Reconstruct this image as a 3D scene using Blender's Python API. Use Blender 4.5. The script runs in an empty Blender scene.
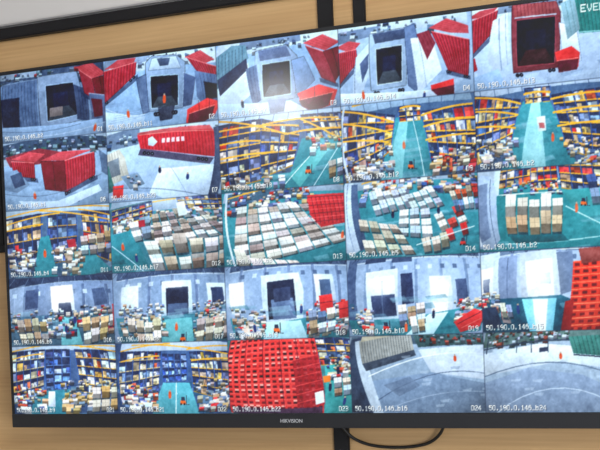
import bpy, math, random, bmesh
import numpy as np
from mathutils import Vector
random.seed(7); np.random.seed(7)
scn=bpy.context.scene; COL=scn.collection
scn.view_settings.view_transform='Standard'
# ---------- dimensions of the wall display ----------
SW,SH=1.44,0.81; SX0,SZ0=-0.72,1.50; SY=-0.12
# ---------- camera ----------
cam=bpy.data.cameras.new('camera'); co=bpy.data.objects.new('camera',cam); COL.objects.link(co)
co.location=(1.013704,-2.466794,1.719053); co.rotation_euler=(1.549826,0.039191,0.395885)
cam.sensor_width=36; cam.lens=70.804535; cam.shift_y=0.18566; cam.clip_start=0.05
scn.camera=co
# =====================================================================
#  SCREEN CONTENT : rectified CCTV mosaic, drawn into a colour grid
# =====================================================================
W,H=2080,1170
img=np.zeros((H,W,3),np.float32); img[:]=(60,75,100)
src=np.array([[0,76],[618,-9],[632,412],[15,414]],float)
dst=np.array([[0,0],[W,0],[W,H],[0,H]],float)
def homog(a,b):
    A=[];B=[]
    for (x,y),(u,v) in zip(a,b):
        A+= [[x,y,1,0,0,0,-u*x,-u*y],[0,0,0,x,y,1,-v*x,-v*y]]; B+=[u,v]
    h=np.linalg.solve(np.array(A),np.array(B)); return np.append(h,1).reshape(3,3)
HM=homog(src,dst)
def tr(pts):
    q=np.c_[np.array(pts,float),np.ones(len(pts))]@HM.T
    return q[:,:2]/q[:,2:]
clip=[0,0,W,H]; cur=(0,0)
CW,CH=W/5,H/5
def cell(r,c):
    global clip,cur
    cur=(r,c); clip=[int(c*CW),int(r*CH),int((c+1)*CW),int((r+1)*CH)]
def loc(pts):
    r,c=cur
    return np.array([[(c+u)*CW,(r+v)*CH] for u,v in pts])
def fill(q,col,a=1.0,flat=False):
    X0,X1,Y0,Y1=q[:,0].min(),q[:,0].max(),q[:,1].min(),q[:,1].max()
    x0=max(clip[0],int(X0)); x1=min(clip[2],int(X1)+2)
    y0=max(clip[1],int(Y0)); y1=min(clip[3],int(Y1)+2)
    if x1<=x0 or y1<=y0: return
    X,Y=np.meshgrid(np.arange(x0,x1)+.5,np.arange(y0,y1)+.5)
    ins=np.zeros(X.shape,bool); n=len(q)
    for i in range(n):
        ax,ay=q[i]; bx,by=q[(i+1)%n]
        if ay==by: continue
        cnd=((ay>Y)!=(by>Y))&(X<(bx-ax)*(Y-ay)/(by-ay)+ax)
        ins^=cnd
    sub=img[y0:y1,x0:x1]
    c=np.array(col,np.float32)
    if not flat and (X1-X0)*(Y1-Y0)>900:
        g=1+random.uniform(.12,.32)*(.5-(Y[ins]-Y0)/(Y1-Y0+1))+random.uniform(-.2,.2)*((X[ins]-X0)/(X1-X0+1)-.5)
        c=c[None,:]*g[:,None]
    sub[ins]=sub[ins]*(1-a)+c*a
def P(pts,col,a=1): fill(tr(pts),col,a)
def K(pts,col,a=1): fill(loc(pts),col,a)
def line(q,w,col,a=1):
    for i in range(len(q)-1):
        d=q[i+1]-q[i]; n=np.hypot(*d)
        if n<1e-6: continue
        o=np.array([-d[1],d[0]])/n*w/2
        fill(np.array([q[i]+o,q[i+1]+o,q[i+1]-o,q[i]-o]),col,a,True)
def L(pts,w,col,a=1): line(tr(pts),w*3.2,col,a)
def arc(p0,p1,sag,w,col,a=1,n=10):
    p0=np.array(p0,float);p1=np.array(p1,float)
    L([tuple(p0+(p1-p0)*t+np.array([0,sag*4*t*(1-t)])) for t in np.linspace(0,1,n)],w,col,a)
def glow(x,y,rx,ry,s,col=(255,255,255)):
    cx,cy=tr([(x,y)])[0]; rx*=3.4; ry*=2.9
    x0=max(clip[0],int(cx-2.5*rx)); x1=min(clip[2],int(cx+2.5*rx)); y0=max(clip[1],int(cy-2.5*ry)); y1=min(clip[3],int(cy+2.5*ry))
    if x1<=x0 or y1<=y0: return
    X,Y=np.meshgrid(np.arange(x0,x1),np.arange(y0,y1)); g=(np.exp(-((X-cx)/rx)**2-((Y-cy)/ry)**2)*s)[...,None]
    img[y0:y1,x0:x1]=img[y0:y1,x0:x1]*(1-g)+np.array(col,np.float32)*g
def vig(k=.3):
    x0,y0,x1,y1=clip; X,Y=np.meshgrid(np.linspace(-1,1,x1-x0),np.linspace(-1,1,y1-y0)); g=1-k*np.clip((X*X+Y*Y)/2,0,1)**1.6
    img[y0:y1,x0:x1]*=g[...,None].astype(np.float32)
def R(x0,y0,x1,y1,col,a=1,sl=-.06): 
    d=(x1-x0)*sl
    P([(x0,y0),(x1,y0+d),(x1,y1+d),(x0,y1)],col,a)
def vary(c,s=14):
    k=random.uniform(-s,s); return tuple(max(0,min(255,v+k+random.uniform(-s/3,s/3))) for v in c)
def mulc(c,k): return tuple(min(255,x*k) for x in c)
def bil(q,u,v):
    q=np.array(q,float); return (q[0]*(1-u)+q[1]*u)*(1-v)+(q[3]*(1-u)+q[2]*u)*v
GRD=(150,178,208); WHT=(218,234,250); DRK=(12,18,38); MID=(84,104,134); RED=(168,42,58); RED2=(210,60,60)
DRED=(88,22,42); TEAL=(58,136,146); ORA=(246,184,62); BEI=(196,180,158); GRY=(120,140,166)
BOXP=[(214,204,192),(186,172,158),(230,234,242),(166,156,152),(206,218,234),(146,158,182),(228,214,190),(112,128,156),(176,148,120)]
RACKP=[(224,212,192),(200,184,160),(236,240,248),(180,160,136),(200,214,236),(140,156,186),(206,176,136),(110,128,168),(66,92,150),(204,96,66),(190,60,60),(222,182,110),(238,244,252),(84,106,140)]
def crates(q,nx,ny,pal=BOXP,gap=.12,side=.42,F=P,skip=.04,rs=.14):
    for j in range(ny):
        for i in range(nx):
            if random.random()<skip: continue
            j0=random.uniform(-.08,.08)
            u0=(i+gap/2+j0*.5)/nx;u1=(i+1-gap/2+j0*.5)/nx;v0=(j+gap/2+j0)/ny;v1=(j+1-gap/2+j0)/ny
            v0-=random.choice([0,0,.15,.3])/ny
            vm=v0+(v1-v0)*(1-side-random.uniform(-.05,.12)); c=vary(random.choice(pal),18); ur=u1-(u1-u0)*rs
            F([bil(q,u0,v1),bil(q,u1,v1),bil(q,u1,v1+.14/ny),bil(q,u0,v1+.14/ny)],(20,44,56),.7)
            F([bil(q,u0,v0),bil(q,u1,v0),bil(q,u1,vm),bil(q,u0,vm)],mulc(c,1.08))
            F([bil(q,u0,vm),bil(q,u1,vm),bil(q,u1,v1),bil(q,u0,v1)],mulc(c,.6))
            F([bil(q,ur,vm),bil(q,u1,vm),bil(q,u1,v1),bil(q,ur,v1)],mulc(c,.4))
            L([bil(q,(u0+u1)/2,v0),bil(q,(u0+u1)/2,v1)],.3,mulc(c,.55),.7)
            L([bil(q,u0,(v0+vm)/2),bil(q,u1,(v0+vm)/2)],.3,mulc(c,.7),.6)
def racks(q,nb,nl,F=P,LF=L,pal=RACKP,beam=ORA,up=(64,104,170),bw=1.1,bg=(40,52,82)):
    F([q[0],q[1],q[2],q[3]],bg)
    nl=nl+1 if nl>1 else nl
    for j in range(nl):
        for i in range(nb):
            n=random.choice([1,2,2])
            for k in range(n):
                if random.random()<.1: continue
                u0=(i+.08+k*.86/n)/nb;u1=(i+.06+(k+1)*.86/n)/nb
                hh=random.uniform(.4,.8); v1=(j+.9)/nl; v0=(j+.9-hh)/nl
                c=vary(random.choice(pal),24)
                F([bil(q,u0,v0),bil(q,u1,v0),bil(q,u1,v1),bil(q,u0,v1)],c)
                vv=v0+(v1-v0)*random.uniform(.25,.75); uu=u0+(u1-u0)*random.uniform(.3,.7)
                F([bil(q,u0,vv),bil(q,uu,vv),bil(q,uu,v1),bil(q,u0,v1)],mulc(c,random.choice([.6,.75,1.2])))
                F([bil(q,uu,v0),bil(q,u1,v0),bil(q,u1,vv),bil(q,uu,vv)],mulc(c,random.choice([.7,.85,1.15])))
        LF([bil(q,0,(j+.95)/nl),bil(q,1,(j+.95)/nl)],bw,beam if j<nl*.7 else mulc(beam,.75))
    for i in range(nb+1):
        LF([bil(q,i/nb,0),bil(q,i/nb,1)],.7,up,.9)
def scatter(q,n,s,pal=BOXP,F=P):
    pts=sorted([(random.random(),random.random()) for k in range(int(n*1.4))],key=lambda t:t[1])
    for u,v in pts:
        a=bil(q,u,v); w=s*random.uniform(.35,1.15)*(.6+.6*v); h=w*random.uniform(.6,1.3)
        c=vary(random.choice(pal),20); m=random.uniform(.3,.6)
        F([(a[0]-.3,a[1]+h),(a[0]+w+.5,a[1]+h),(a[0]+w+.5,a[1]+h+.8),(a[0],a[1]+h+.8)],(16,36,50),.6)
        F([(a[0],a[1]),(a[0]+w,a[1]-.06*w),(a[0]+w,a[1]+h*m),(a[0],a[1]+h*m)],mulc(c,1.08))
        F([(a[0],a[1]+h*m),(a[0]+w,a[1]+h*(m-.05)),(a[0]+w,a[1]+h),(a[0],a[1]+h)],mulc(c,.58))
def people(pts,h=7):
    for x,y in pts:
        P([(x-1,y-h),(x+1.2,y-h),(x+1.6,y-h*.4),(x+1,y),(x-.8,y),(x-1.4,y-h*.4)],random.choice([(30,40,70),(40,60,110),(210,90,50)])); P([(x-.7,y-h-1.6),(x+.8,y-h-1.6),(x+.8,y-h),(x-.7,y-h)],(190,160,140))
def forklift(x,y,s=1,col=(226,110,50)):
    P([(x,y-5*s),(x+6*s,y-5*s),(x+7*s,y-1*s),(x,y-1*s)],col); P([(x+1*s,y-9*s),(x+5*s,y-9*s),(x+5.5*s,y-5*s),(x+1*s,y-5*s)],(40,50,70)); L([(x+7*s,y-11*s),(x+7.4*s,y)],.8*s,(40,46,60)); L([(x+7*s,y-.5*s),(x+11*s,y-.3*s)],.6*s,(40,46,60))
    for dx in (1,5): P([(x+dx*s-.9*s,y-2*s),(x+dx*s+.9*s,y-2*s),(x+dx*s+.9*s,y),(x+dx*s-.9*s,y)],(14,16,24))
def bg(col): K([(0,0),(1,0),(1,1),(0,1)],col)
def container(box,inner,col=GRY,dark=DRK):
    P(box,col); P(inner,dark)
    q=inner
    P([bil(q,.0,1),bil(q,.25,.66),bil(q,.75,.66),bil(q,1,1)],mulc(col,.42)); P([bil(q,.25,.25),bil(q,.75,.25),bil(q,.75,.66),bil(q,.25,.66)],mulc(dark,1.5))
    for k in range(len(inner)): L([inner[k],inner[(k+1)%len(inner)]],.6,mulc(col,1.5),.8)
    for k in range(len(box)): L([box[k],box[(k+1)%len(box)]],.5,mulc(col,.5),.9)
def ribs(q,n,col,a=.5,w=.5):
    for i in range(1,n):
        L([bil(q,i/n,0),bil(q,i/n,1)],w,col,a)
        L([bil(q,(i+.35)/n,.02),bil(q,(i+.35)/n,.98)],w*.7,(236,150,150) if col==DRED else mulc(col,2),a*.35)
def edge(q,col,w=.6,a=.8): L(list(q)+[q[0]],w,col,a)
def wheels(p0,p1,n=4,r=1.6):
    for k in range(n):
        t=k/(n-1) if n>1 else 0; t=t*.3 if k<n//2 else .65+t*.3
        x=p0[0]+(p1[0]-p0[0])*t; y=p0[1]+(p1[1]-p0[1])*t
        P([(x+r*math.cos(a),y+r*math.sin(a)) for a in np.linspace(0,2*math.pi,9)[:-1]],(16,20,34)); P([(x+.5*math.cos(a),y+.5*math.sin(a)) for a in np.linspace(0,2*math.pi,7)[:-1]],(130,140,160))
def redbox(top,side,end=None,wh=True):
    P([(side[3][0]-2,side[3][1]),(side[2][0]+2,side[2][1]),(side[2][0]+3,side[2][1]+4),(side[3][0]-1,side[3][1]+4)],(40,52,80),.7)
    if wh: wheels((side[3][0],side[3][1]+1.2),(side[2][0],side[2][1]+1.2))
    P(top,(204,84,92)); ribs(top,6,(150,50,64),.5,.4); P(side,RED); ribs(side,11,DRED,.75,.6); edge(side,(70,16,34),.5); L([side[0],side[1]],.7,(236,140,140))
    if end: P(end,(110,24,40)); edge(end,(56,14,30),.5); m=[(end[0][0]+end[1][0])/2,(end[0][1]+end[1][1])/2]; n=[(end[2][0]+end[3][0])/2,(end[2][1]+end[3][1])/2]; L([m,n],.5,(56,14,30))
def yard():
    for k in range(22):
        u=random.uniform(-.1,1); v=random.uniform(.55,1); w=random.uniform(.05,.3); K([(u,v),(u+w,v-.02),(u+w*.9,v+.03),(u+.02,v+.04)],random.choice([(106,130,162),(200,218,236),(130,152,184)]),.35)
def floorpatch(n=26,v0=.5):
    for k in range(n):
        u=random.uniform(-.05,1); v=random.uniform(v0,1); w=random.uniform(.04,.2); h=random.uniform(.01,.05)
        K([(u,v),(u+w,v-.02),(u+w+.02,v+h),(u+.02,v+h+.01)],random.choice([(170,200,212),(120,160,176),(24,84,98),(150,184,196)]),.38)

# ---------------- row 1 : loading yard, open containers ----------------
cell(0,0); bg((116,138,166)); yard()
P([(0,70),(105,56),(105,80),(0,90)],(66,84,112))
R(0,74,40,82,(160,176,196)); scatter([(0,78),(100,62),(100,78),(0,90)],36,5,[(120,136,158),(60,76,100),(160,60,66),(180,196,214)])
P([(0,88),(12,84),(40,82),(42,124),(6,130),(0,130)],(84,104,134)); ribs([(2,88),(38,82),(40,124),(6,128)],12,(44,58,86),.8)
P([(4,100),(22,98),(22,126),(6,128)],(24,32,56)); edge([(4,86),(38,82),(40,124),(6,129)],(150,170,196))
container([(38,80),(76,74),(84,118),(42,126)],[(46,88),(72,84),(76,114),(48,120)],(134,152,178)); P([(50,108),(62,106),(62,114),(50,116)],(120,110,110))
P([(72,86),(84,90),(88,120),(76,118)],(58,72,100)); ribs([(73,87),(84,90),(88,120),(77,118)],4,(30,40,64),.7)
redbox([(76,70),(92,64),(104,74),(90,80)],[(78,72),(90,80),(92,100),(82,94)],[(90,80),(104,75),(104,94),(93,100)],False)
P([(86,94),(104,96),(104,122),(90,120)],(86,100,130)); P([(88,99),(98,100),(100,116),(92,117)],DRED); L([(86,94),(104,96)],.6,(180,196,214))
P([(4,128),(100,118),(105,140),(0,146)],(136,158,184)); arc((2,136),(104,122),3,1,(190,206,224),.6); arc((4,132),(80,122),2,.6,(70,86,112),.7); people([(94,130)],6); vig()
cell(0,1); bg(GRD); yard()
P([(105,58),(218,42),(218,62),(105,78)],WHT); P([(105,62),(150,56),(150,64),(105,72)],(150,170,196)); scatter([(106,64),(216,48),(216,56),(106,72)],24,4,[(120,140,166),(190,206,224),(90,110,140)])
redbox([(106,70),(118,62),(136,61),(134,68)],[(106,72),(137,65),(137,76),(108,104)])
redbox([(184,60),(200,52),(212,60),(200,66)],[(186,60),(216,68),(216,80),(194,72)],None,False)
container([(146,66),(152,60),(176,58),(184,64),(182,106),(148,110)],[(151,78),(177,76),(177,104),(152,107)],(140,160,186))
P([(152,62),(176,59),(180,70),(149,73)],(186,204,222)); edge([(152,62),(176,59),(180,70),(149,73)],(90,108,136)); P([(157,62),(170,61),(168,68),(160,69)],(70,84,110))
P([(138,80),(147,76),(150,110),(144,112)],(92,110,140)); edge([(138,80),(147,76),(150,110),(144,112)],(40,54,80)); P([(182,74),(193,78),(190,104),(181,106)],(76,92,124)); edge([(182,74),(193,78),(190,104),(181,106)],(190,206,224),.4)
P([(158,106),(174,104),(172,116),(160,118)],(50,56,74)); wheels((156,112),(176,110),4,2.2); people([(164,102)],7)
P([(192,72),(217,76),(217,100),(200,104),(194,96)],(90,110,142)); ribs([(193,73),(217,77),(217,100),(199,103)],7,(50,66,94),.7); P([(200,82),(216,85),(215,98),(203,100)],DRK)
P([(186,108),(204,98),(217,102),(214,114),(196,124),(186,120)],RED2); P([(188,112),(212,106),(211,116),(198,124),(188,120)],DRED); L([(188,112),(212,105)],.7,(236,140,130)); L([(196,100),(200,122)],.5,DRED); L([(206,98),(208,118)],.5,DRED)
P([(106,112),(146,114),(140,130),(106,134)],(184,204,224))
for k in range(5): L([(110+k*3,124-k*3),(150+k*4,112-k*2)],.5,(120,140,166),.5)
arc((108,108),(146,112),4,.8,(226,236,246),.7); people([(130,116)],6); vig(.2)
cell(0,2); bg(GRD); yard()
P([(218,44),(337,28),(337,40),(218,62)],WHT); P([(240,46),(300,36),(300,44),(240,54)],(130,150,178)); scatter([(222,52),(330,34),(330,42),(222,60)],24,4,[(120,140,166),(190,206,224),(90,110,140)])
P([(218,58),(232,48),(246,48),(250,60),(226,90),(218,96)],(104,138,154)); ribs([(218,58),(246,48),(248,62),(222,92)],9,(50,80,104),.8)
P([(218,92),(240,76),(250,64),(254,92),(232,112),(218,118)],(206,220,234)); P([(222,80),(248,60),(250,70),(224,96)],(36,50,80))
container([(256,54),(286,48),(296,58),(294,96),(258,102)],[(263,66),(289,62),(290,92),(264,96)],(154,174,200))
P([(259,54),(286,49),(290,58),(261,63)],(100,116,148)); 
P([(248,70),(258,66),(262,98),(254,104)],(92,112,142)); ribs([(248,70),(258,66),(262,98),(254,104)],3,(40,56,84)); P([(290,62),(302,58),(312,80),(296,96)],(122,144,174)); edge([(290,62),(302,58),(312,80),(296,96)],(60,76,104),.5)
redbox([(302,46),(322,36),(337,42),(322,52)],[(304,48),(320,53),(332,84),(318,78)],[(320,53),(337,46),(337,70),(331,82)],False)
P([(296,92),(316,84),(334,90),(332,104),(306,110)],RED2); P([(298,98),(330,92),(328,104),(306,112)],DRED); L([(298,98),(331,92)],.7,(236,140,130)); L([(312,86),(314,108)],.5,DRED)
P([(222,104),(290,98),(310,108),(250,118),(218,122)],(196,214,234)); P([(268,98),(286,96),(284,108),(270,110)],(110,124,150)); people([(244,106)],6); vig(.15)
cell(0,3); bg((172,194,220)); yard()
P([(337,26),(466,10),(466,24),(337,42)],WHT); P([(337,34),(380,28),(380,36),(337,46)],(120,140,168)); scatter([(340,30),(460,14),(460,22),(340,40)],24,5,[(90,110,140),(200,214,230),(130,150,176)])
redbox([(338,48),(350,42),(362,44),(354,54)],[(338,54),(358,50),(360,62),(340,88)])
P([(358,58),(370,44),(372,70),(362,96),(354,94)],(200,216,234)); P([(362,64),(370,54),(370,68),(364,82)],(80,96,128)); L([(358,58),(356,94)],.5,(110,130,160))
container([(370,36),(404,30),(408,40),(406,84),(372,90)],[(377,50),(402,46),(402,80),(378,84)],(160,180,204))
P([(373,36),(404,31),(405,40),(376,45)],(66,80,108)); wheels((376,92),(404,88),4,2)
P([(404,30),(414,26),(422,64),(416,90),(408,84)],(104,124,158)); edge([(404,30),(414,26),(422,64),(416,90),(408,84)],(50,66,94),.5); P([(410,40),(430,38),(440,70),(418,92)],(218,230,244)); L([(418,40),(426,86)],.5,(150,170,196))
redbox([(428,30),(446,20),(466,26),(466,34),(448,34)],[(430,33),(466,40),(466,76),(446,70)],None)
P([(416,36),(428,32),(434,44),(426,60)],(130,46,62)); ribs([(416,36),(428,32),(434,44),(426,60)],4,DRED)
P([(430,84),(452,78),(454,92),(432,96)],RED2); P([(431,88),(453,84),(454,93),(432,96)],DRED); P([(340,94),(430,88),(440,96),(340,104)],(208,222,238)); people([(364,98),(424,98)],7); vig(.15)
cell(0,4); bg((190,208,232)); yard()
P([(466,8),(620,-12),(620,4),(466,20)],(226,238,248)); P([(498,6),(560,-2),(560,8),(498,16)],(150,170,196)); scatter([(500,4),(560,-4),(560,6),(500,12)],14,4,[(90,110,140),(200,214,230)])
redbox([(466,20),(480,12),(498,9),(490,18)],[(466,24),(498,12),(497,30),(468,64)])
P([(494,22),(508,14),(512,60),(498,74),(490,60)],(210,224,240)); L([(500,20),(503,70)],.8,(130,150,180)); L([(506,16),(509,64)],.4,(130,150,180))
container([(512,8),(556,4),(560,14),(558,66),(514,72)],[(517,22),(555,18),(554,62),(518,66)],(128,58,68),(14,16,30))
P([(513,8),(556,4),(557,15),(515,20)],(160,80,84)); ribs([(513,8),(556,4),(557,15),(515,20)],12,DRED,.6); L([(515,20),(556,16)],1,(200,210,224)); wheels((518,74),(555,68),4,2)
P([(558,24),(574,26),(580,60),(562,62)],(218,230,244)); edge([(558,24),(574,26),(580,60),(562,62)],(120,140,170),.5); P([(554,52),(570,46),(578,52),(577,66),(558,70)],RED2); P([(556,60),(577,58),(576,68),(558,71)],DRED); L([(556,60),(577,57)],.6,(240,150,140))
g1=[(572,-8),(625,-14),(625,30),(577,34)]; P(g1,(50,132,126)); ribs(g1,14,(24,90,92),.9); L([(577,33),(625,29)],1,(150,200,200)); P([(560,6),(574,0),(578,30),(566,40)],(140,170,180)); ribs([(560,6),(574,0),(578,30),(566,40)],3,(60,110,120))
P([(604,36),(625,30),(625,60),(612,56)],RED); L([(470,94),(560,80)],.7,(130,150,180),.6)
P([(470,80),(500,68),(508,92),(470,98)],(156,180,208)); P([(470,62),(478,58),(480,70),(470,76)],RED)
for k in range(6): L([(520+k*14,92-k),(515+k*16,72-k)],.4,(150,170,200),.6)
vig(.12)
# ---------------- row 2 ----------------
cell(1,0); bg((154,180,208)); yard()
P([(0,140),(106,130),(106,150),(0,168)],(176,194,214)); P([(4,146),(106,136),(104,148),(60,152),(4,158)],(60,80,104)); scatter([(4,144),(106,134),(106,146),(4,158)],50,4,[(50,70,90),(96,116,140),(180,196,214),(70,100,100),(120,140,160)])
P([(8,158),(40,151),(60,154),(50,164),(14,168)],(140,54,66)); ribs([(8,158),(40,151),(50,160),(14,168)],8,DRED)
redbox([(14,160),(30,154),(46,156),(36,164)],[(14,162),(36,164),(37,178),(18,176)])
redbox([(42,162),(60,154),(90,151),(64,162)],[(64,162),(92,153),(92,175),(66,190)],[(42,163),(64,162),(66,190),(46,188)])
P([(8,172),(20,170),(32,184),(20,192),(8,190)],(128,150,176)); P([(14,176),(24,172),(28,184),(18,188)],(60,76,104)); people([(36,197),(78,199)],5)
P([(20,200),(58,198),(96,184),(100,190),(60,206),(30,208)],(200,216,234)); P([(96,150),(104,156),(104,176),(98,172)],(96,116,142)); arc((8,194),(98,174),8,.8,(80,96,122),.6); vig(.25)
cell(1,1); bg((180,202,226)); yard()
P([(106,132),(218,118),(218,132),(106,148)],(210,226,240)); P([(108,136),(140,130),(140,146),(108,152)],(120,140,166)); scatter([(108,138),(216,124),(216,130),(108,146)],24,4,[(120,140,166),(190,206,224),(90,110,140)])
P([(142,150),(210,158),(206,164),(140,156)],(80,76,100))
P([(138,136),(209,126),(212,131),(140,140)],(206,100,104))
P([(138,138),(210,130),(214,134),(214,154),(210,157),(142,150)],(190,46,58)); ribs([(140,139),(212,131),(212,156),(142,150)],24,DRED,.55)
L([(140,138),(212,131)],.8,(236,140,134)); P([(149,141),(153,139),(158,144),(154,148),(149,147)],WHT)
for k in range(5): P([(162+k*4.6,141-k*.5),(165+k*4.6,140.7-k*.5),(165+k*4.6,144.6-k*.5),(162+k*4.6,145-k*.5)],(240,214,220))
wheels((146,154),(206,160),6,1.8)
P([(108,156),(122,150),(128,158),(132,176),(112,186)],(206,202,190)); ribs([(108,156),(122,150),(130,174),(112,186)],6,(150,146,140),.7); P([(112,162),(122,158),(124,174),(114,178)],(120,130,140)); P([(106,168),(113,166),(118,190),(106,196)],(60,108,104)); ribs([(106,168),(113,166),(118,190),(106,196)],3,(30,70,74))
P([(124,176),(140,172),(146,182),(132,188)],(120,140,160)); scatter([(124,176),(140,172),(142,182),(128,186)],8,4); P([(116,186),(126,184),(124,196),(114,198)],RED2)
P([(160,168),(212,164),(216,190),(180,200),(150,190)],(204,220,238)); L([(170,166),(190,196)],.5,(150,170,196)); people([(160,172),(186,178)],5)
P([(212,128),(218,126),(218,196),(208,196)],(66,80,106)); arc((108,190),(206,194),-6,.9,(80,96,122),.6); vig(.2)
cell(1,2); bg((80,102,130))
P([(218,118),(340,102),(340,116),(218,134)],(200,218,238)); 
for k in range(9): L([(220+k*14,118-k*1.8),(212+k*15,136-k*2)],.6,(80,100,134))
P([(218,180),(290,170),(300,140),(340,130),(344,186),(222,196)],TEAL); floorpatch(20,.5)
racks([(220,126),(262,122),(262,178),(222,190)],4,4); racks([(262,122),(300,130),(292,164),(262,176)],4,4)
racks([(300,118),(340,112),(342,136),(306,140)],5,2)
for a,b in [((219,122),(286,136)),((219,132),(298,128)),((220,146),(262,142)),((262,128),(336,118)),((222,160),(276,152)),((286,136),(338,128)),((300,122),(336,140))]: arc(a,b,-1.5,1.6,ORA)
P([(288,172),(320,146),(326,148),(300,184)],(100,180,180)); L([(282,184),(318,144)],.8,(230,240,240)); L([(312,186),(334,146)],.8,(220,236,240))
scatter([(300,138),(340,132),(342,146),(306,150)],24,5,RACKP); scatter([(224,170),(284,162),(284,178),(224,188)],34,5); crates([(324,160),(340,156),(342,174),(328,178)],2,2); glow(322,148,10,14,.35,(200,240,240)); forklift(304,172,.8); vig(.25)
cell(1,3); bg((70,94,124))
P([(340,104),(470,86),(470,100),(340,118)],(166,192,216)); 
for k in range(9): L([(346+k*14,102-k*1.9),(356+k*12,120-k*2)],.5,(80,100,134))
P([(396,120),(420,118),(436,172),(380,178)],TEAL); floorpatch(24,.4); P([(400,122),(408,121),(402,176),(386,178)],(130,190,194))
racks([(342,110),(396,118),(392,150),(346,184)],6,4); racks([(420,114),(470,104),(472,172),(430,160)],5,4)
racks([(398,110),(420,108),(420,122),(400,124)],3,2,bw=.5)
for a,b in [((342,112),(394,124)),((342,124),(392,134)),((346,142),(390,142)),((400,112),(420,110)),((420,118),(470,104)),((422,128),(470,118)),((424,140),(470,134)),((352,108),(460,94))]: arc(a,b,-1.5,1.6,ORA)
arc((344,104),(350,184),0,2.2,(220,230,242)); L([(412,120),(424,172)],.6,(220,236,240)); scatter([(350,150),(392,142),(388,170),(352,176)],46,6); scatter([(424,146),(468,144),(468,164),(430,168)],34,6,RACKP); people([(404,148)],6); glow(410,150,8,16,.3,(200,240,240)); forklift(408,166,.8); vig(.25)
cell(1,4); bg((76,100,130))
P([(470,86),(625,68),(625,80),(470,102)],(200,216,236)); 
for k in range(10): L([(476+k*14,84-k*1.9),(484+k*13,102-k*2)],.5,(80,100,134))
P([(524,104),(548,100),(580,168),(500,172)],TEAL); floorpatch(24,.4); P([(532,104),(540,103),(546,168),(520,170)],(150,206,210))
racks([(474,96),(522,102),(514,140),(478,166)],6,4); racks([(550,98),(625,84),(625,164),(566,148)],7,5); racks([(524,92),(550,90),(550,104),(526,106)],3,2,bw=.5)
for a,b in [((472,98),(522,106)),((474,112),(520,116)),((476,128),(518,128)),((550,102),(625,90)),((552,114),(625,104)),((556,126),(625,120)),((524,98),(550,96)),((480,90),(600,76))]: arc(a,b,-1.5,1.6,ORA)
scatter([(480,138),(520,132),(512,160),(482,164)],44,6); scatter([(558,136),(620,134),(620,160),(572,164)],56,6,RACKP); P([(537,118),(545,117),(546,130),(539,131)],(224,232,238)); P([(539,123),(544,123),(545,128),(540,128)],(180,80,80)); people([(552,140)],7); glow(536,140,8,22,.35,(210,244,244)); vig(.25)
# ---------------- row 3 ----------------
cell(2,0); bg((80,104,132)); floorpatch()
P([(2,212),(112,202),(112,210),(2,220)],(196,214,230)); racks([(6,220),(42,216),(44,262),(12,270)],4,3,bw=.8); racks([(48,218),(76,216),(76,258),(50,262)],3,3,bw=.6,pal=[(80,106,160),(140,158,190),(200,210,224),(100,122,160)]); racks([(80,214),(112,210),(114,264),(82,250)],4,3,bw=.8)
for a,b in [((5,218),(112,206)),((6,226),(60,216)),((40,214),(110,220)),((8,232),(44,226)),((78,212),(112,216))]: arc(a,b,-1,1.3,ORA)
P([(42,238),(50,236),(58,274),(34,276)],TEAL); P([(72,252),(82,244),(112,270),(70,274)],TEAL)
scatter([(52,244),(78,240),(82,268),(50,270)],40,6,[(214,206,196),(220,226,236),(170,150,130)]); scatter([(8,250),(34,248),(32,268),(10,270)],30,6); P([(66,240),(74,239),(75,246),(68,247)],RED)
crates([(78,236),(108,232),(110,252),(80,254)],4,2); people([(46,256)],6); vig(.25)
cell(2,1); bg((66,128,140)); floorpatch()
P([(112,202),(225,190),(225,206),(112,218)],(176,196,214)); P([(112,210),(150,204),(150,214),(112,222)],(80,120,130)); arc((114,212),(224,196),-1,1.2,ORA); arc((150,198),(224,204),-1,1.2,ORA)
racks([(114,212),(152,204),(154,218),(116,228)],6,2,bw=.7); racks([(176,200),(224,194),(224,208),(180,212)],6,2,bw=.7)
scatter([(114,218),(222,204),(224,222),(118,238)],110,6)
crates([(152,216),(200,210),(228,234),(156,246)],7,4,[(206,196,182),(182,168,154),(224,222,222),(150,140,136)])
crates([(144,240),(228,234),(230,264),(156,270)],6,2,[(200,188,172),(170,156,140),(220,216,212)])
P([(112,236),(136,230),(150,266),(114,274)],(50,128,138)); floorpatch(6,.7); L([(116,246),(146,270)],.8,WHT); crates([(130,224),(152,220),(154,238),(138,242)],2,2); P([(176,206),(184,204),(186,216),(178,218)],(230,238,244)); P([(140,222),(146,221),(147,227),(141,228)],RED); people([(126,250),(138,260)],6); glow(170,204,30,5,.35); vig(.25)
cell(2,2); bg(TEAL); floorpatch()
P([(225,190),(345,176),(345,190),(225,204)],(180,200,218)); P([(228,196),(300,188),(300,200),(228,208)],(70,100,120)); scatter([(228,194),(310,184),(310,202),(228,212)],80,5,RACKP)
arc((228,200),(300,188),-1,1.2,ORA); arc((240,192),(344,184),-1,1,ORA)
crates([(240,211),(306,205),(346,240),(236,264)],7,6,[(220,218,214),(204,196,186),(232,236,242),(186,172,158)],gap=.08,side=.3)
crates([(236,252),(296,256),(316,270),(240,274)],5,1,[(190,176,160),(210,204,194)])
P([(306,198),(342,193),(344,222),(318,227),(308,216)],(196,48,54)); ribs([(306,200),(342,194),(344,222),(310,225)],9,DRED,.8)
for k in range(7): L([(306,200+k*3.8),(344,195+k*3.9)],.6,(240,110,104) if k%2 else (90,20,34),.8)
arc((227,192),(236,272),0,2.2,(222,232,240)); P([(324,248),(344,240),(346,256),(332,262)],(46,122,130)); people([(338,238)],6); vig(.2)
cell(2,3); bg(TEAL); floorpatch(36,.3)
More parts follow.
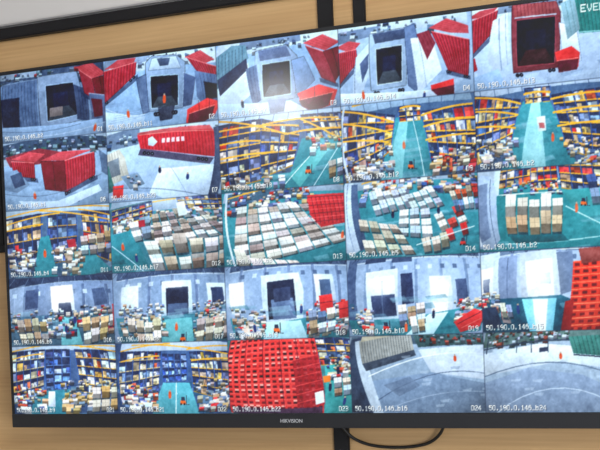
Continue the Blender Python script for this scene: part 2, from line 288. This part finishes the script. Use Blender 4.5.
P([(345,176),(474,160),(474,178),(345,194)],(178,198,216)); scatter([(360,180),(474,164),(474,184),(362,200)],110,6,RACKP); arc((362,186),(470,168),-1,1.1,ORA)
P([(345,180),(352,180),(358,200),(366,246),(352,256),(345,250)],(210,224,238)); P([(352,186),(358,186),(370,246),(362,250)],(76,96,126)); L([(348,184),(356,250)],.5,(120,140,170))
crates([(370,196),(404,190),(414,208),(378,216)],5,2,[(222,230,240),(200,210,222)]); crates([(404,196),(432,190),(442,206),(414,214)],4,2,[(230,236,244),(200,206,212)])
crates([(400,212),(428,208),(432,236),(398,234)],3,3,[(234,240,248),(206,216,228)],side=.35)
crates([(362,220),(398,224),(416,250),(366,252)],4,3,[(218,208,194),(196,184,168)])
crates([(432,216),(456,206),(464,222),(440,232)],3,2,[(206,80,70),(214,210,200),(200,200,200)]); crates([(446,192),(474,186),(474,208),(452,212)],5,2,RACKP)
crates([(420,236),(446,230),(450,246),(424,250)],3,1,[(206,196,178)]); crates([(442,228),(462,221),(466,234),(448,240)],3,1,[RED2]); L([(416,242),(470,226)],.8,(226,240,240)); people([(436,214),(394,218)],6); forklift(458,244,.8,(210,60,50)); vig(.2)
cell(2,4); bg((48,136,142)); floorpatch(14,.6)
P([(474,162),(625,142),(625,176),(474,186)],(200,214,228)); racks([(498,160),(530,156),(532,186),(500,190)],4,3,bw=.8); racks([(530,168),(556,166),(558,190),(532,192)],4,2,pal=[RED2,(170,50,50),(226,110,90),(206,190,170)]); racks([(556,156),(625,146),(625,200),(560,190)],6,4,bw=.9)
P([(474,184),(482,176),(492,178),(500,196),(502,238),(494,248),(474,250)],(176,192,212)); P([(478,186),(490,184),(494,236),(482,244)],(120,136,162)); P([(474,190),(480,186),(484,246),(474,250)],(228,236,244)); L([(492,180),(498,246)],.6,(90,106,132))
scatter([(502,184),(560,182),(560,192),(504,194)],26,5,RACKP)
crates([(508,200),(562,197),(562,216),(508,218)],5,1,[(230,224,214),(214,200,182)],side=.5,rs=.08); crates([(508,215),(562,214),(562,231),(509,233)],5,1,[(196,166,134),(206,186,152)],side=.4,rs=.08)
L([(502,196),(625,190)],.8,(236,240,230)); L([(564,206),(625,236)],.9,(200,232,230)); L([(506,242),(600,234)],.9,(180,222,220)); P([(510,233),(562,231),(568,237),(516,241)],(20,90,98))
P([(560,192),(600,188),(604,204),(570,206)],(64,150,152)); crates([(584,180),(625,174),(625,202),(588,204)],4,2,RACKP); arc((500,166),(625,150),-1,1.3,(216,100,70)); P([(494,168),(500,166),(502,196),(497,198)],WHT); people([(574,212)],8); glow(600,215,20,14,.25,(170,230,226)); forklift(578,206,.8); vig(.2)
# ---------------- row 4 : docks ----------------
def truss(x0,x1,y0,y1,n,sl):
    for k in range(n):
        xa=x0+(x1-x0)*k/n; xb=x0+(x1-x0)*(k+1)/n
        ya=y0+sl*(xa-x0); L([(xa,ya),((xa+xb)/2,ya+(y1-y0)),(xb,ya+sl*(xb-xa))],.6,(46,60,90),.9)
def dockwall(x0,x1,yt,yb,n,dk=(96,114,144)):
    for k in range(n*3): 
        x=x0+(x1-x0)*k/(n*3); L([(x,yt-.06*(x-x0)),(x+(x-(x0+x1)/2)*.12,yt+9-.06*(x-x0))],.5,(160,178,202) if k%2 else (44,58,88),.8)
    for k in range(n):
        x=x0+(x1-x0)*(k+.3)/n; y=yt+10-.06*(x-x0); P([(x,y),(x+3,y),(x+3.4,yb),(x+.6,yb)],dk); L([(x+3,y),(x+3.4,yb)],.4,(210,220,234),.7)
    for k in range(n*2):
        x=x0+(x1-x0)*(k+.7)/(n*2); y=yt+15-.06*(x-x0); R(x,y,x+4,y+4,random.choice([(224,236,250),(80,100,132),(130,150,178)]),.8)
cell(3,0); bg((100,120,150))
P([(6,278),(118,268),(118,280),(6,290)],(56,74,106)); truss(8,118,279,288,9,-.08); L([(8,290),(118,280)],.8,(190,206,222))
P([(8,290),(118,280),(118,316),(10,322)],(128,146,174)); dockwall(8,118,280,318,5); P([(10,290),(26,286),(26,318),(12,324)],(190,206,226),.5)
P([(28,292),(40,291),(40,308),(28,310)],(70,86,118)); P([(90,290),(102,288),(104,304),(92,306)],(80,98,130)); P([(10,318),(118,308),(120,344),(12,346)],(70,100,120)); floorpatch()
P([(51,289),(72,287),(74,310),(53,312)],(246,252,255)); P([(59,304),(70,303),(72,316),(59,318)],(46,56,80)); glow(62,296,12,10,.8)
P([(60,316),(74,316),(84,344),(62,344)],(110,174,180)); scatter([(12,312),(114,302),(114,328),(14,334)],130,5,BOXP+[(70,84,110),RED]); crates([(80,318),(114,312),(114,338),(84,342)],4,2,[(220,190,146),(200,168,126),(210,206,200)])
crates([(20,322),(48,320),(50,340),(22,342)],4,2); P([(108,304),(118,302),(118,324),(110,326)],(196,60,54)); people([(66,330),(74,322)],6); vig(.3)
cell(3,1); bg((140,160,186))
P([(118,268),(231,260),(231,272),(118,282)],(72,92,124)); truss(119,231,270,280,9,-.07); L([(118,282),(231,273)],.9,(206,218,232)); dockwall(120,231,271,318,5,(112,130,160))
P([(162,284),(190,282),(191,318),(163,320)],(206,220,236)); P([(166,290),(187,288),(187,316),(167,318)],(30,38,62)); P([(168,304),(186,303),(187,316),(168,318)],(80,96,124)); P([(124,288),(140,287),(141,308),(125,310)],(216,230,244)); P([(204,284),(222,283),(222,306),(205,308)],(210,222,238)); P([(208,288),(219,287),(220,304),(209,306)],(50,64,96)); glow(132,296,9,9,.8); glow(177,286,8,4,.6)
P([(120,318),(231,310),(231,344),(122,344)],(68,118,132)); floorpatch(); P([(164,318),(190,316),(194,340),(162,342)],(110,174,178))
scatter([(122,304),(164,302),(164,330),(124,334)],90,5); scatter([(190,302),(229,298),(229,330),(192,332)],90,5,BOXP+[RED2]); crates([(130,320),(162,320),(162,340),(130,342)],4,2,[(224,214,196),(200,184,160)]); crates([(194,318),(228,314),(230,336),(196,340)],4,2,[(216,204,188),(194,180,166)]); people([(176,328)],6); forklift(180,338,.8); vig(.3)
cell(3,2); bg((152,172,198))
P([(231,260),(350,252),(350,264),(231,274)],(84,104,136)); truss(232,350,262,272,9,-.07); L([(231,274),(350,265)],.9,(214,226,238)); dockwall(234,350,262,318,5,(118,136,166))
P([(262,278),(298,275),(302,290),(302,322),(266,326)],(206,220,236)); P([(268,284),(293,281),(296,314),(270,318)],(30,38,62)); P([(272,300),(292,298),(296,316),(274,318)],(96,114,144)); P([(274,290),(290,288),(290,300),(275,302)],(56,66,94)); P([(232,284),(246,283),(249,312),(236,314)],(246,250,255)); P([(312,276),(330,275),(332,300),(314,302)],(216,228,242)); P([(317,281),(327,280),(328,296),(318,297)],(80,100,130)); glow(239,298,9,14,.8); glow(284,332,14,10,.5,(220,244,246))
P([(234,318),(268,322),(350,308),(352,342),(236,344)],(60,126,138)); floorpatch(); P([(268,320),(300,318),(310,340),(262,342)],(176,212,220)); scatter([(234,308),(266,308),(262,332),(238,336)],50,6,BOXP+[RED2]); scatter([(302,302),(348,296),(348,326),(306,330)],70,6,BOXP+[RED2])
P([(316,296),(328,294),(330,310),(318,312)],RED2); L([(316,303),(329,301)],.5,DRED); crates([(306,312),(332,308),(334,328),(310,332)],3,2); P([(334,302),(346,300),(348,316),(336,318)],(196,60,60)); L([(335,309),(347,307)],.6,DRED); people([(256,330),(300,312)],7); forklift(274,330,.9); vig(.25)
cell(3,3); bg((164,182,206))
P([(350,252),(478,246),(478,256),(350,266)],(108,128,158)); truss(351,478,254,264,10,-.05); L([(350,266),(478,257)],.9,(222,232,242)); P([(350,262),(358,262),(362,320),(352,330)],(80,98,130)); dockwall(360,478,256,312,5,(126,146,174))
P([(368,274),(398,271),(400,316),(372,320)],(210,222,236)); P([(372,280),(395,277),(397,296),(374,298)],(244,250,255)); P([(374,296),(396,294),(398,314),(376,316)],(50,62,92)); P([(401,276),(412,275),(414,302),(403,304)],(44,56,88)); L([(384,282),(385,314)],.5,(130,150,176))
P([(428,278),(448,277),(450,308),(430,310)],(210,222,236)); P([(432,284),(446,283),(445,312),(430,318)],(252,254,255)); P([(452,280),(462,279),(464,302),(454,304)],(70,86,118)); R(366,262,386,266,(50,66,96)); R(392,262,412,266,(70,86,116)); glow(438,298,10,18,.8); glow(384,287,12,8,.6)
P([(352,320),(400,316),(478,304),(480,330),(354,334)],(56,128,138)); floorpatch(); P([(428,312),(446,310),(432,332),(404,332)],(206,236,242)); scatter([(354,306),(374,308),(372,328),(356,330)],30,6,BOXP+[RED2]); scatter([(450,298),(478,294),(478,320),(452,322)],46,6,BOXP+[RED2]); crates([(398,306),(424,302),(426,320),(400,324)],3,2,BOXP+[RED2])
P([(452,320),(470,308),(480,312),(478,326),(460,330)],RED2); L([(456,322),(476,312)],.6,DRED); L([(460,326),(478,318)],.6,(236,130,120)); crates([(410,318),(424,316),(426,328),(412,330)],2,1); people([(406,328),(432,316)],7); forklift(384,328,.9,(206,60,50)); vig(.2)
cell(3,4); bg((170,186,206))
P([(478,246),(628,238),(628,250),(478,260)],(126,146,172)); truss(479,600,247,258,9,-.05); L([(478,260),(600,250)],.9,(222,232,242)); dockwall(480,575,248,298,4,(134,150,178))
P([(480,256),(500,254),(508,300),(484,306)],(206,218,232)); P([(482,270),(496,268),(498,294),(484,296)],(244,250,255)); P([(488,280),(494,279),(494,298),(489,299)],(50,62,92))
P([(520,256),(556,253),(560,298),(524,300)],(196,206,220)); P([(526,264),(552,261),(554,296),(530,298)],(246,251,255)); P([(540,274),(550,274),(551,284),(541,284)],(180,198,216)); P([(500,260),(518,258),(520,300),(504,302)],(134,150,178)); L([(509,260),(511,300)],.5,(80,96,126))
P([(556,256),(572,254),(572,290),(560,294)],(112,128,154)); P([(482,300),(560,294),(575,300),(570,332),(482,332)],(26,78,96)); floorpatch(14,.6); P([(524,298),(556,297),(552,330),(530,330)],(120,190,206)); P([(534,298),(548,298),(545,330),(536,330)],(236,248,252)); glow(540,280,14,18,.7); glow(541,315,7,14,.5); glow(489,280,8,12,.6)
scatter([(482,292),(502,290),(506,312),(484,316)],30,6,BOXP+[RED2]); P([(484,308),(500,306),(504,326),(486,328)],(40,54,76)); crates([(503,304),(514,303),(516,316),(505,317)],2,1); people([(520,312)],8)
q=[(572,264),(628,257),(628,328),(566,328)]; P(q,(212,66,48))
for j in range(10):
    for i in range(7):
        a=bil(q,(i+.5)/7,(j+.5)/10); R(a[0]-2.4,a[1]-1.2,a[0]+2.4,a[1]+1.5,(112,20,24))
    L([bil(q,0,j/10),bil(q,1,j/10)],.6,(250,144,108))
P([(578,252),(600,249),(600,262),(580,266)],(150,76,70)); P([(564,300),(572,298),(570,328),(560,328)],(140,36,34)); vig(.15)
# ---------------- row 5 ----------------
cell(4,0); bg((72,96,132)); floorpatch()
P([(10,346),(122,344),(122,352),(10,354)],(200,214,230)); racks([(12,352),(46,352),(46,392),(16,404)],5,4,bw=.8,beam=(210,190,140)); racks([(46,352),(70,352),(70,388),(48,390)],3,4,bw=.5,pal=[(80,110,180),(140,160,206),(210,218,234),(90,116,160)],beam=(130,160,206)); racks([(74,352),(122,350),(122,400),(80,390)],6,4,bw=.8)
for a,b in [((12,352),(60,348)),((30,347),(120,352)),((80,350),(122,346)),((12,360),(44,356))]: arc(a,b,-1,1.2,ORA)
P([(40,390),(70,388),(78,412),(30,412)],(60,130,144)); scatter([(60,380),(122,380),(122,404),(62,406)],80,6,[(220,190,146),(224,218,212),(200,168,118),(130,140,160)]); scatter([(18,386),(48,386),(44,404),(20,406)],40,6,RACKP); P([(50,390),(56,390),(56,404),(49,404)],(224,232,240)); crates([(90,386),(116,386),(118,410),(92,410)],3,2,[(214,178,128),(222,212,194)]); vig(.25)
cell(4,1); bg((70,96,134)); floorpatch()
P([(122,344),(232,342),(232,352),(122,354)],(204,216,232)); racks([(122,352),(162,354),(160,390),(124,404)],6,4,bw=.8,beam=(220,190,130)); racks([(162,356),(186,356),(186,380),(164,382)],4,3,bw=.4,pal=[(80,110,180),(170,190,224)],beam=(120,150,206)); racks([(188,354),(232,350),(232,402),(192,390)],6,4,bw=.8)
for a,b in [((122,352),(170,347)),((132,347),(230,354)),((186,352),(232,345)),((124,362),(160,358)),((190,362),(232,358))]: arc(a,b,-1,1.2,ORA)
P([(164,382),(188,382),(200,412),(152,412)],(96,166,176)); L([(176,382),(176,412)],1,(220,236,240)); scatter([(124,382),(160,382),(154,404),(126,406)],50,6,RACKP); scatter([(192,378),(230,378),(230,404),(198,406)],56,6,BOXP+[RED2,(200,170,120)]); people([(170,396)],6); forklift(180,402,.8); vig(.25)
cell(4,2); bg((70,128,132))
P([(232,342),(352,338),(352,348),(232,352)],(130,150,168)); racks([(314,340),(352,338),(352,364),(318,366)],4,3,bw=.7)
q=[(231,341),(314,337),(324,411),(232,412)]; P(q,(218,68,64))
NI,NJ=15,15
for j in range(NJ):
    for i in range(NI):
        u0=(i+.18)/NI;u1=(i+.78)/NI;v0=(j+.4)/NJ;v1=(j+.84)/NJ
        c=random.choice([(90,14,28),(90,14,28),(116,24,36),(160,44,50),(60,10,24)])
        P([bil(q,u0,v0),bil(q,u1,v0),bil(q,u1,v1),bil(q,u0,v1)],c)
        if random.random()<.4: P([bil(q,u0,v0-.02),bil(q,u1,v0-.02),bil(q,u1,v0),bil(q,u0,v0)],(255,170,156))
for j in range(NJ): L([bil(q,0,j/NJ),bil(q,1,j/NJ)],.35,(246,150,136),.5)
for i in range(6): L([bil(q,i/5.2,0),bil(q,i/5.2,1)],.8,(110,20,36),.8)
q2=[(292,362),(316,356),(324,402),(298,408)]; P(q2,(150,30,40),.75)
for j in range(6): L([bil(q2,0,j/6),bil(q2,1,j/6)],.7,(226,90,84),.8)
P([(234,406),(322,404),(322,412),(234,412)],(70,46,66))
P([(322,366),(352,362),(354,412),(324,412)],(66,148,146)); scatter([(322,354),(350,350),(350,372),(324,376)],40,5,RACKP); P([(313,391),(321,389),(323,400),(315,402)],(230,234,240)); crates([(330,380),(346,378),(348,394),(332,396)],2,2); people([(327,390),(342,404),(334,374)],7); P([(320,376),(327,375),(327,381),(321,382)],(236,130,54)); vig(.15)
cell(4,3); bg((150,166,182))
P([(352,338),(486,332),(486,344),(352,350)],(84,106,122)); P([(352,340),(362,338),(374,412),(352,412)],(56,70,92)); P([(356,342),(366,341),(384,410),(374,412)],(196,206,216)); L([(366,341),(384,410)],.5,(120,134,150))
P([(360,342),(410,336),(414,352),(366,364)],(168,166,158)); ribs([(360,342),(410,336),(413,352),(366,364)],20,(80,86,94),.8,.5); P([(366,364),(414,352),(416,357),(370,371)],(60,70,84)); P([(362,338),(408,333),(410,337),(362,343)],(216,204,178))
P([(412,338),(484,334),(484,344),(418,350)],(70,100,102)); scatter([(414,336),(482,332),(482,340),(418,346)],34,4,[(50,84,84),(120,140,150),(190,200,212),(160,70,60)])
P([(418,352),(486,344),(486,380),(430,372)],(208,216,226)); P([(376,380),(430,372),(486,384),(486,411),(384,411)],(122,138,158)); arc((372,376),(486,354),-8,.9,(236,242,248)); arc((380,398),(484,374),-12,.7,(84,98,120)); arc((384,408),(486,392),-8,.5,(190,200,212),.7)
P([(386,384),(410,376),(420,384),(400,394)],(100,114,134),.7)
for k in range(16): a=(random.uniform(390,480),random.uniform(356,405)); P([a,(a[0]+9,a[1]-1),(a[0]+8,a[1]+2),(a[0]+1,a[1]+2)],random.choice([(104,120,140),(196,206,216)]),.4)
people([(452,362)],5); vig(.3)
cell(4,4); bg((166,180,194))
P([(486,332),(630,328),(630,340),(486,348)],(104,130,126)); scatter([(488,333),(566,329),(566,339),(488,345)],70,4,[(56,92,76),(110,130,130),(186,196,210),(196,202,212),(156,90,70)])
arc((486,350),(628,346),-5,1.1,(60,74,92)); P([(486,354),(540,346),(630,352),(630,372),(560,362),(486,376)],(214,222,230)); g=[(568,340),(628,334),(628,358),(572,355)]; P(g,(70,128,118)); ribs(g,14,(34,82,82),.9); L([(572,356),(628,359)],1,(40,50,66))
arc((486,378),(630,384),-18,.9,(100,114,134)); P([(486,384),(530,368),(580,374),(630,396),(630,412),(486,412)],(138,152,172)); arc((496,412),(620,408),-24,.7,(200,210,220)); 
for x in (490,504,518,532,548): L([(x,340),(x+.5,354)],.7,(50,66,86))
P([(496,350),(508,349),(508,353),(496,355)],(214,226,236)); P([(540,350),(548,349),(548,353),(540,354)],(50,60,82))
for k in range(18): a=(random.uniform(490,600),random.uniform(356,405)); P([a,(a[0]+10,a[1]-1),(a[0]+8,a[1]+2),(a[0]+1,a[1]+2)],random.choice([(116,130,150),(200,210,220)]),.4)
people([(560,360)],5); vig(.3)

# ---- wide-angle lens bow of every camera feed ----
clip=[0,0,W,H]
for r in range(5):
    for c in range(5):
        k=.05 if c>=3 and r==0 else .08
        x0,y0,x1,y1=int(c*CW),int(r*CH),int((c+1)*CW),int((r+1)*CH); hw,hh=(x1-x0-1)/2,(y1-y0-1)/2
        X,Y=np.meshgrid(np.linspace(-1,1,x1-x0),np.linspace(-1,1,y1-y0))
        sx=(X*(1+k*(Y*Y-1))+1)*hw; sy=(Y*(1+k*1.3*(X*X-1))+1)*hh
        ix=np.clip(sx.astype(int),0,x1-x0-2); iy=np.clip(sy.astype(int),0,y1-y0-2); fx=(sx-ix)[...,None]; fy=(sy-iy)[...,None]
        s=img[y0:y1,x0:x1].copy()
        img[y0:y1,x0:x1]=(s[iy,ix]*(1-fx)+s[iy,ix+1]*fx)*(1-fy)+(s[iy+1,ix]*(1-fx)+s[iy+1,ix+1]*fx)*fy
def blot(k):
    n=np.random.randn(H//k+2,W//k+2).astype(np.float32)
    yy=np.arange(H)/k; xx=np.arange(W)/k; y0=yy.astype(int); x0=xx.astype(int); fy=(yy-y0)[:,None].astype(np.float32); fx=(xx-x0)[None,:].astype(np.float32)
    a=n[y0][:,x0];b=n[y0][:,x0+1];c=n[y0+1][:,x0];d=n[y0+1][:,x0+1]
    return (a*(1-fx)+b*fx)*(1-fy)+(c*(1-fx)+d*fx)*fy
img+=(blot(4)*5.5+blot(11)*6.5+blot(30)*5)[...,None]
img=(img*2+np.roll(img,1,0)+np.roll(img,-1,0)+np.roll(img,1,1)+np.roll(img,-1,1))/6
for i in range(1,5):
    fill(np.array([[i*CW-1.3,0],[i*CW+1.3,0],[i*CW+1.3,H],[i*CW-1.3,H]]),(40,48,66),.7,True)
    fill(np.array([[0,i*CH-1.3],[W,i*CH-1.3],[W,i*CH+1.3],[0,i*CH+1.3]]),(40,48,66),.7,True)
G={'0':["01110","10001","10001","10001","10001","10001","01110"],'1':["00100","01100","00100","00100","00100","00100","01110"],
'2':["01110","10001","00001","00110","01000","10000","11111"],'3':["11110","00001","00001","01110","00001","00001","11110"],
'4':["00010","00110","01010","10010","11111","00010","00010"],'5':["11111","10000","11110","00001","00001","10001","01110"],
'6':["01110","10000","11110","10001","10001","10001","01110"],'7':["11111","00001","00010","00100","00100","01000","01000"],
'8':["01110","10001","10001","01110","10001","10001","01110"],'9':["01110","10001","10001","01111","00001","00001","01110"],
'D':["11110","10001","10001","10001","10001","10001","11110"],'b':["10000","10000","11110","10001","10001","10001","11110"],
'.':["00000","00000","00000","00000","00000","01100","01100"],'_':["00000"]*6+["11111"],
'E':["11111","10000","10000","11110","10000","10000","11111"],'V':["10001","10001","10001","10001","01010","01010","00100"],
'R':["11110","10001","10001","11110","10100","10010","10001"],'G':["01110","10001","10000","10111","10001","10001","01110"]}
def text(s,x,y,px,py,col=(240,246,252),sh=True,slope=0):
    for dx,dy,cc,a in (((2,2,(30,40,60),.5),) if sh else ())+((0,0,col,.95),):
        X=x
        for ch in s:
            for j,row in enumerate(G[ch]):
                for i,b in enumerate(row):
                    if b=='1':
                        x0=X+i*px+dx;y0=y+j*py+dy+slope*(X-x)
                        fill(np.array([[x0,y0],[x0+px*1.1,y0],[x0+px*1.1,y0+py*1.05],[x0,y0+py*1.05]]),cc,a,True)
            X+=6*px
cell(0,4); e=tr([(580,5)])[0]; text('EVERG',e[0],e[1],2.9,3.0,(230,240,240),False,.02); clip=[0,0,W,H]
sfx=[2,11,7,14,13,1,20,18,12,2,4,17,3,5,2,6,8,19,10,15,9,21,22,16,24]
for r in range(5):
    for c in range(5):
        k=r*5+c; x=c*CW; y=(r+1)*CH-22
        text('50.190.0.146_b%d'%sfx[k],x+10,y,1.75,2.15)
        s='D%d'%(k+1); text(s,x+CW-10-len(s)*11,y,1.75,2.15)
img=np.clip(img,0,255)/255.
lum=img.mean(2,keepdims=True)
img=lum+(img-lum)*1.08
img=(img-.5)*1.24+.53
img=img*np.array([.93,1.0,1.06],np.float32)
img=np.clip(img,0.025,1)
small=img.reshape(H//2,2,W//2,2,3).mean((1,3))
lin=np.where(small<=.04045,small/12.92,((small+.055)/1.055)**2.4)
nh,nw=lin.shape[:2]
# ---------------- mesh helpers ----------------
def mk(name,parent=None):
    me=bpy.data.meshes.new(name); o=bpy.data.objects.new(name,me); COL.objects.link(o)
    if parent: o.parent=parent
    return o
def box(name,lo,hi,mat,parent=None,bev=0.0):
    o=mk(name,parent); bm=bmesh.new(); bmesh.ops.create_cube(bm,size=1)
    for v in bm.verts:
        v.co=Vector([lo[i]+(v.co[i]+.5)*(hi[i]-lo[i]) for i in range(3)])
    if bev: bmesh.ops.bevel(bm,geom=bm.edges[:],offset=bev,segments=2,affect='EDGES')
    bm.to_mesh(o.data); bm.free(); o.data.materials.append(mat); return o
def pbr(name,col,rough=.5,metal=0,emis=None,es=0,spec=.5):
    m=bpy.data.materials.new(name); m.use_nodes=True; b=m.node_tree.nodes['Principled BSDF']
    b.inputs['Base Color'].default_value=(*col,1); b.inputs['Roughness'].default_value=rough; b.inputs['Metallic'].default_value=metal
    b.inputs['Specular IOR Level'].default_value=spec
    if emis: b.inputs['Emission Color'].default_value=(*emis,1); b.inputs['Emission Strength'].default_value=es
    return m
black=pbr('black_plastic',(.010,.011,.014),.4)
dark=pbr('dark_metal',(.014,.014,.016),.5,.2,spec=.3)
rubber=pbr('cable_rubber',(.01,.01,.01),.5)
silver=pbr('silver_highlight',(.55,.56,.58),.3,.8)
wood=bpy.data.materials.new('wood_veneer'); wood.use_nodes=True; nt=wood.node_tree; N=nt.nodes; Lk=nt.links; b=N['Principled BSDF']
tc=N.new('ShaderNodeTexCoord'); mp=N.new('ShaderNodeMapping'); mp.inputs['Scale'].default_value=(1.2,1.2,60)
no=N.new('ShaderNodeTexNoise'); no.inputs['Scale'].default_value=3; no.inputs['Detail'].default_value=6
mp2=N.new('ShaderNodeMapping'); mp2.inputs['Scale'].default_value=(.6,.6,7); no2=N.new('ShaderNodeTexNoise'); no2.inputs['Scale'].default_value=2.5; no2.inputs['Detail'].default_value=3
cr=N.new('ShaderNodeValToRGB'); cr.color_ramp.elements[0].position=.3; cr.color_ramp.elements[0].color=(.48,.285,.12,1); cr.color_ramp.elements[1].position=.72; cr.color_ramp.elements[1].color=(.67,.44,.21,1)
ad=N.new('ShaderNodeMath'); ad.operation='ADD'; ml=N.new('ShaderNodeMath'); ml.operation='MULTIPLY'; ml.inputs[1].default_value=.5
Lk.new(tc.outputs['Object'],mp.inputs[0]); Lk.new(tc.outputs['Object'],mp2.inputs[0]); Lk.new(mp.outputs[0],no.inputs[0]); Lk.new(mp2.outputs[0],no2.inputs[0])
Lk.new(no.outputs[0],ad.inputs[0]); Lk.new(no2.outputs[0],ad.inputs[1]); Lk.new(ad.outputs[0],ml.inputs[0]); Lk.new(ml.outputs[0],cr.inputs[0]); Lk.new(cr.outputs[0],b.inputs['Base Color']); b.inputs['Roughness'].default_value=.45
plaster=pbr('white_plaster',(.64,.63,.62),.8)
carpet=pbr('floor_tile',(.35,.34,.32),.5)
# ---------------- room ----------------
box('wall_back',(-3,0,0),(3.2,.1,3.0),wood)
box('wall_left',(-3.1,-5.2,0),(-3,.1,3.0),plaster)
box('floor',(-3.1,-5.2,-.1),(3.2,.1,0),carpet)
box('ceiling',(-3.1,-5.2,3.0),(3.2,.1,3.1),plaster)
box('trim_1',(-3,-.012,2.452),(3.2,0,3.0),plaster)
box('trim_2',(-3,-.022,2.424),(3.2,0,2.452),dark,bev=.003)
box('trim_highlight',(-3,-.026,2.4545),(3.2,-.012,2.459),silver)  # pale strip standing in for the highlight along the black trim
box('trim_4',(.056,-.010,0),(.092,0,2.424),dark,bev=.002)
box('trim_5',(.140,-.010,2.30),(.168,0,2.424),dark,bev=.002)
box('trim_6',(-.845,-.010,1.915),(-.812,0,2.424),dark,bev=.002)
box('trim_7',(-3,-.010,1.897),(-.6,0,1.915),dark,bev=.002)
# ---------------- television ----------------
tv=bpy.data.objects.new('wall_mounted_television',None); COL.objects.link(tv)
T=SY
L0,R0=SX0-.006,SX0+SW+.006; B0_=SZ0-.032; T0=SZ0+SH+.008
box('bezel_top',(L0,T-.004,SZ0+SH),(R0,T+.03,T0),black,tv,.001)
box('bezel_bottom',(L0,T-.005,B0_),(R0,T+.03,SZ0),black,tv,.0015)
box('bezel_left',(L0,T-.004,B0_),(SX0,T+.03,T0),black,tv,.001)
box('bezel_right',(SX0+SW,T-.004,B0_),(R0,T+.03,T0),black,tv,.001)
box('back_shell',(L0+.004,T+.004,B0_+.004),(R0-.004,T+.04,T0-.004),dark,tv,.003)
box('rear_housing',(-.45,T+.038,1.58),(.45,T+.07,2.1),dark,tv,.01)
box('wall_bracket',(-.25,T+.068,1.72),(.25,0,2.0),dark,tv,.003)
o=mk('screen_panel',tv)
xs=np.linspace(SX0,SX0+SW,nw); zs=np.linspace(SZ0+SH,SZ0,nh)
X,Z=np.meshgrid(xs,zs); co3=np.stack([X,np.full_like(X,T),Z],-1).reshape(-1,3).astype(np.float32)
me=o.data; idx=np.arange(nh*nw).reshape(nh,nw)
f=np.stack([idx[1:,:-1],idx[1:,1:],idx[:-1,1:],idx[:-1,:-1]],-1).reshape(-1,4)
me.vertices.add(len(co3)); me.vertices.foreach_set('co',co3.ravel())
me.loops.add(f.size); me.loops.foreach_set('vertex_index',f.ravel().astype(np.int32))
me.polygons.add(len(f)); me.polygons.foreach_set('loop_start',np.arange(0,f.size,4,dtype=np.int32))
me.update(calc_edges=True); me.validate()
ca=me.color_attributes.new('feed','FLOAT_COLOR','POINT')
rgba=np.ones((nh*nw,4),np.float32); rgba[:,:3]=lin.reshape(-1,3); ca.data.foreach_set('color',rgba.ravel())
sm=bpy.data.materials.new('lcd_screen'); sm.use_nodes=True; nt=sm.node_tree; b=nt.nodes['Principled BSDF']
at=nt.nodes.new('ShaderNodeVertexColor'); at.layer_name='feed'
nt.links.new(at.outputs[0],b.inputs['Emission Color']); b.inputs['Emission Strength'].default_value=1.0
b.inputs['Base Color'].default_value=(.008,.009,.012,1); b.inputs['Roughness'].default_value=.15; b.inputs['Specular IOR Level'].default_value=.5
me.materials.append(sm)
cu=bpy.data.curves.new('logo','FONT'); cu.body='HIKVISION'; cu.size=.011; cu.align_x='CENTER'; cu.extrude=.0003
lo=bpy.data.objects.new('logo',cu); COL.objects.link(lo); lo.parent=tv; lo.location=(.005,T-.0056,SZ0-.020); lo.rotation_euler=(math.pi/2,0,0); cu.materials.append(pbr('logo_paint',(.5,.52,.55),.4))
# ---------------- power cable ----------------
def cable(name,pts,r):
    c=bpy.data.curves.new(name,'CURVE'); c.dimensions='3D'; c.bevel_depth=r; c.bevel_resolution=3; s=c.splines.new('NURBS'); s.points.add(len(pts)-1)
    for i,q in enumerate(pts): s.points[i].co=(*q,1)
    s.use_endpoint_u=True; s.order_u=4; c.materials.append(rubber); o=bpy.data.objects.new(name,c); COL.objects.link(o); return o
cable('power_cable',[(.07,-.04,1.50),(.085,-.03,1.455),(.11,-.014,1.425),(.17,-.008,1.412),(.25,-.008,1.414),(.30,-.012,1.43),(.325,-.03,1.47),(.33,-.06,1.52)],.0035)
# ---------------- lighting ----------------
lamp=pbr('lamp_diffuser',(.9,.9,.9),.5,emis=(1,.98,.95),es=120)
def lampobj(name,x,y,w,d):
    e=bpy.data.objects.new(name,None); COL.objects.link(e)
    box('housing',(x-w/2-.02,y-d/2-.02,2.95),(x+w/2+.02,y+d/2+.02,3.0),plaster,e)
    box('diffuser',(x-w/2,y-d/2,2.94),(x+w/2,y+d/2,2.95),lamp,e)
lampobj('ceiling_lamp',-1.73,-4.21,.13,.5)
def area(name,loc,tgt,size,power,col=(1,1,1)):
    l=bpy.data.lights.new(name,'AREA'); l.size=size; l.energy=power; l.color=col; l.shape='SQUARE'
    o=bpy.data.objects.new(name,l); COL.objects.link(o); o.location=loc; o.rotation_euler=(Vector(tgt)-Vector(loc)).to_track_quat('-Z','Y').to_euler(); return o
area('wall_fill_high',(1.4,-2.2,2.9),(0,0,1.9),1.2,58,(1,.98,.95))  # added fill from above to brighten the wall, no fixture here
area('wall_fill_side',(2.6,-3.0,1.3),(0,0,1.7),1.4,58,(.96,.97,1))  # added side fill for the wall, no window stands here
w=bpy.data.worlds.new('room_ambient'); scn.world=w; w.use_nodes=True
w.node_tree.nodes['Background'].inputs[0].default_value=(.9,.93,1,1); w.node_tree.nodes['Background'].inputs[1].default_value=.5
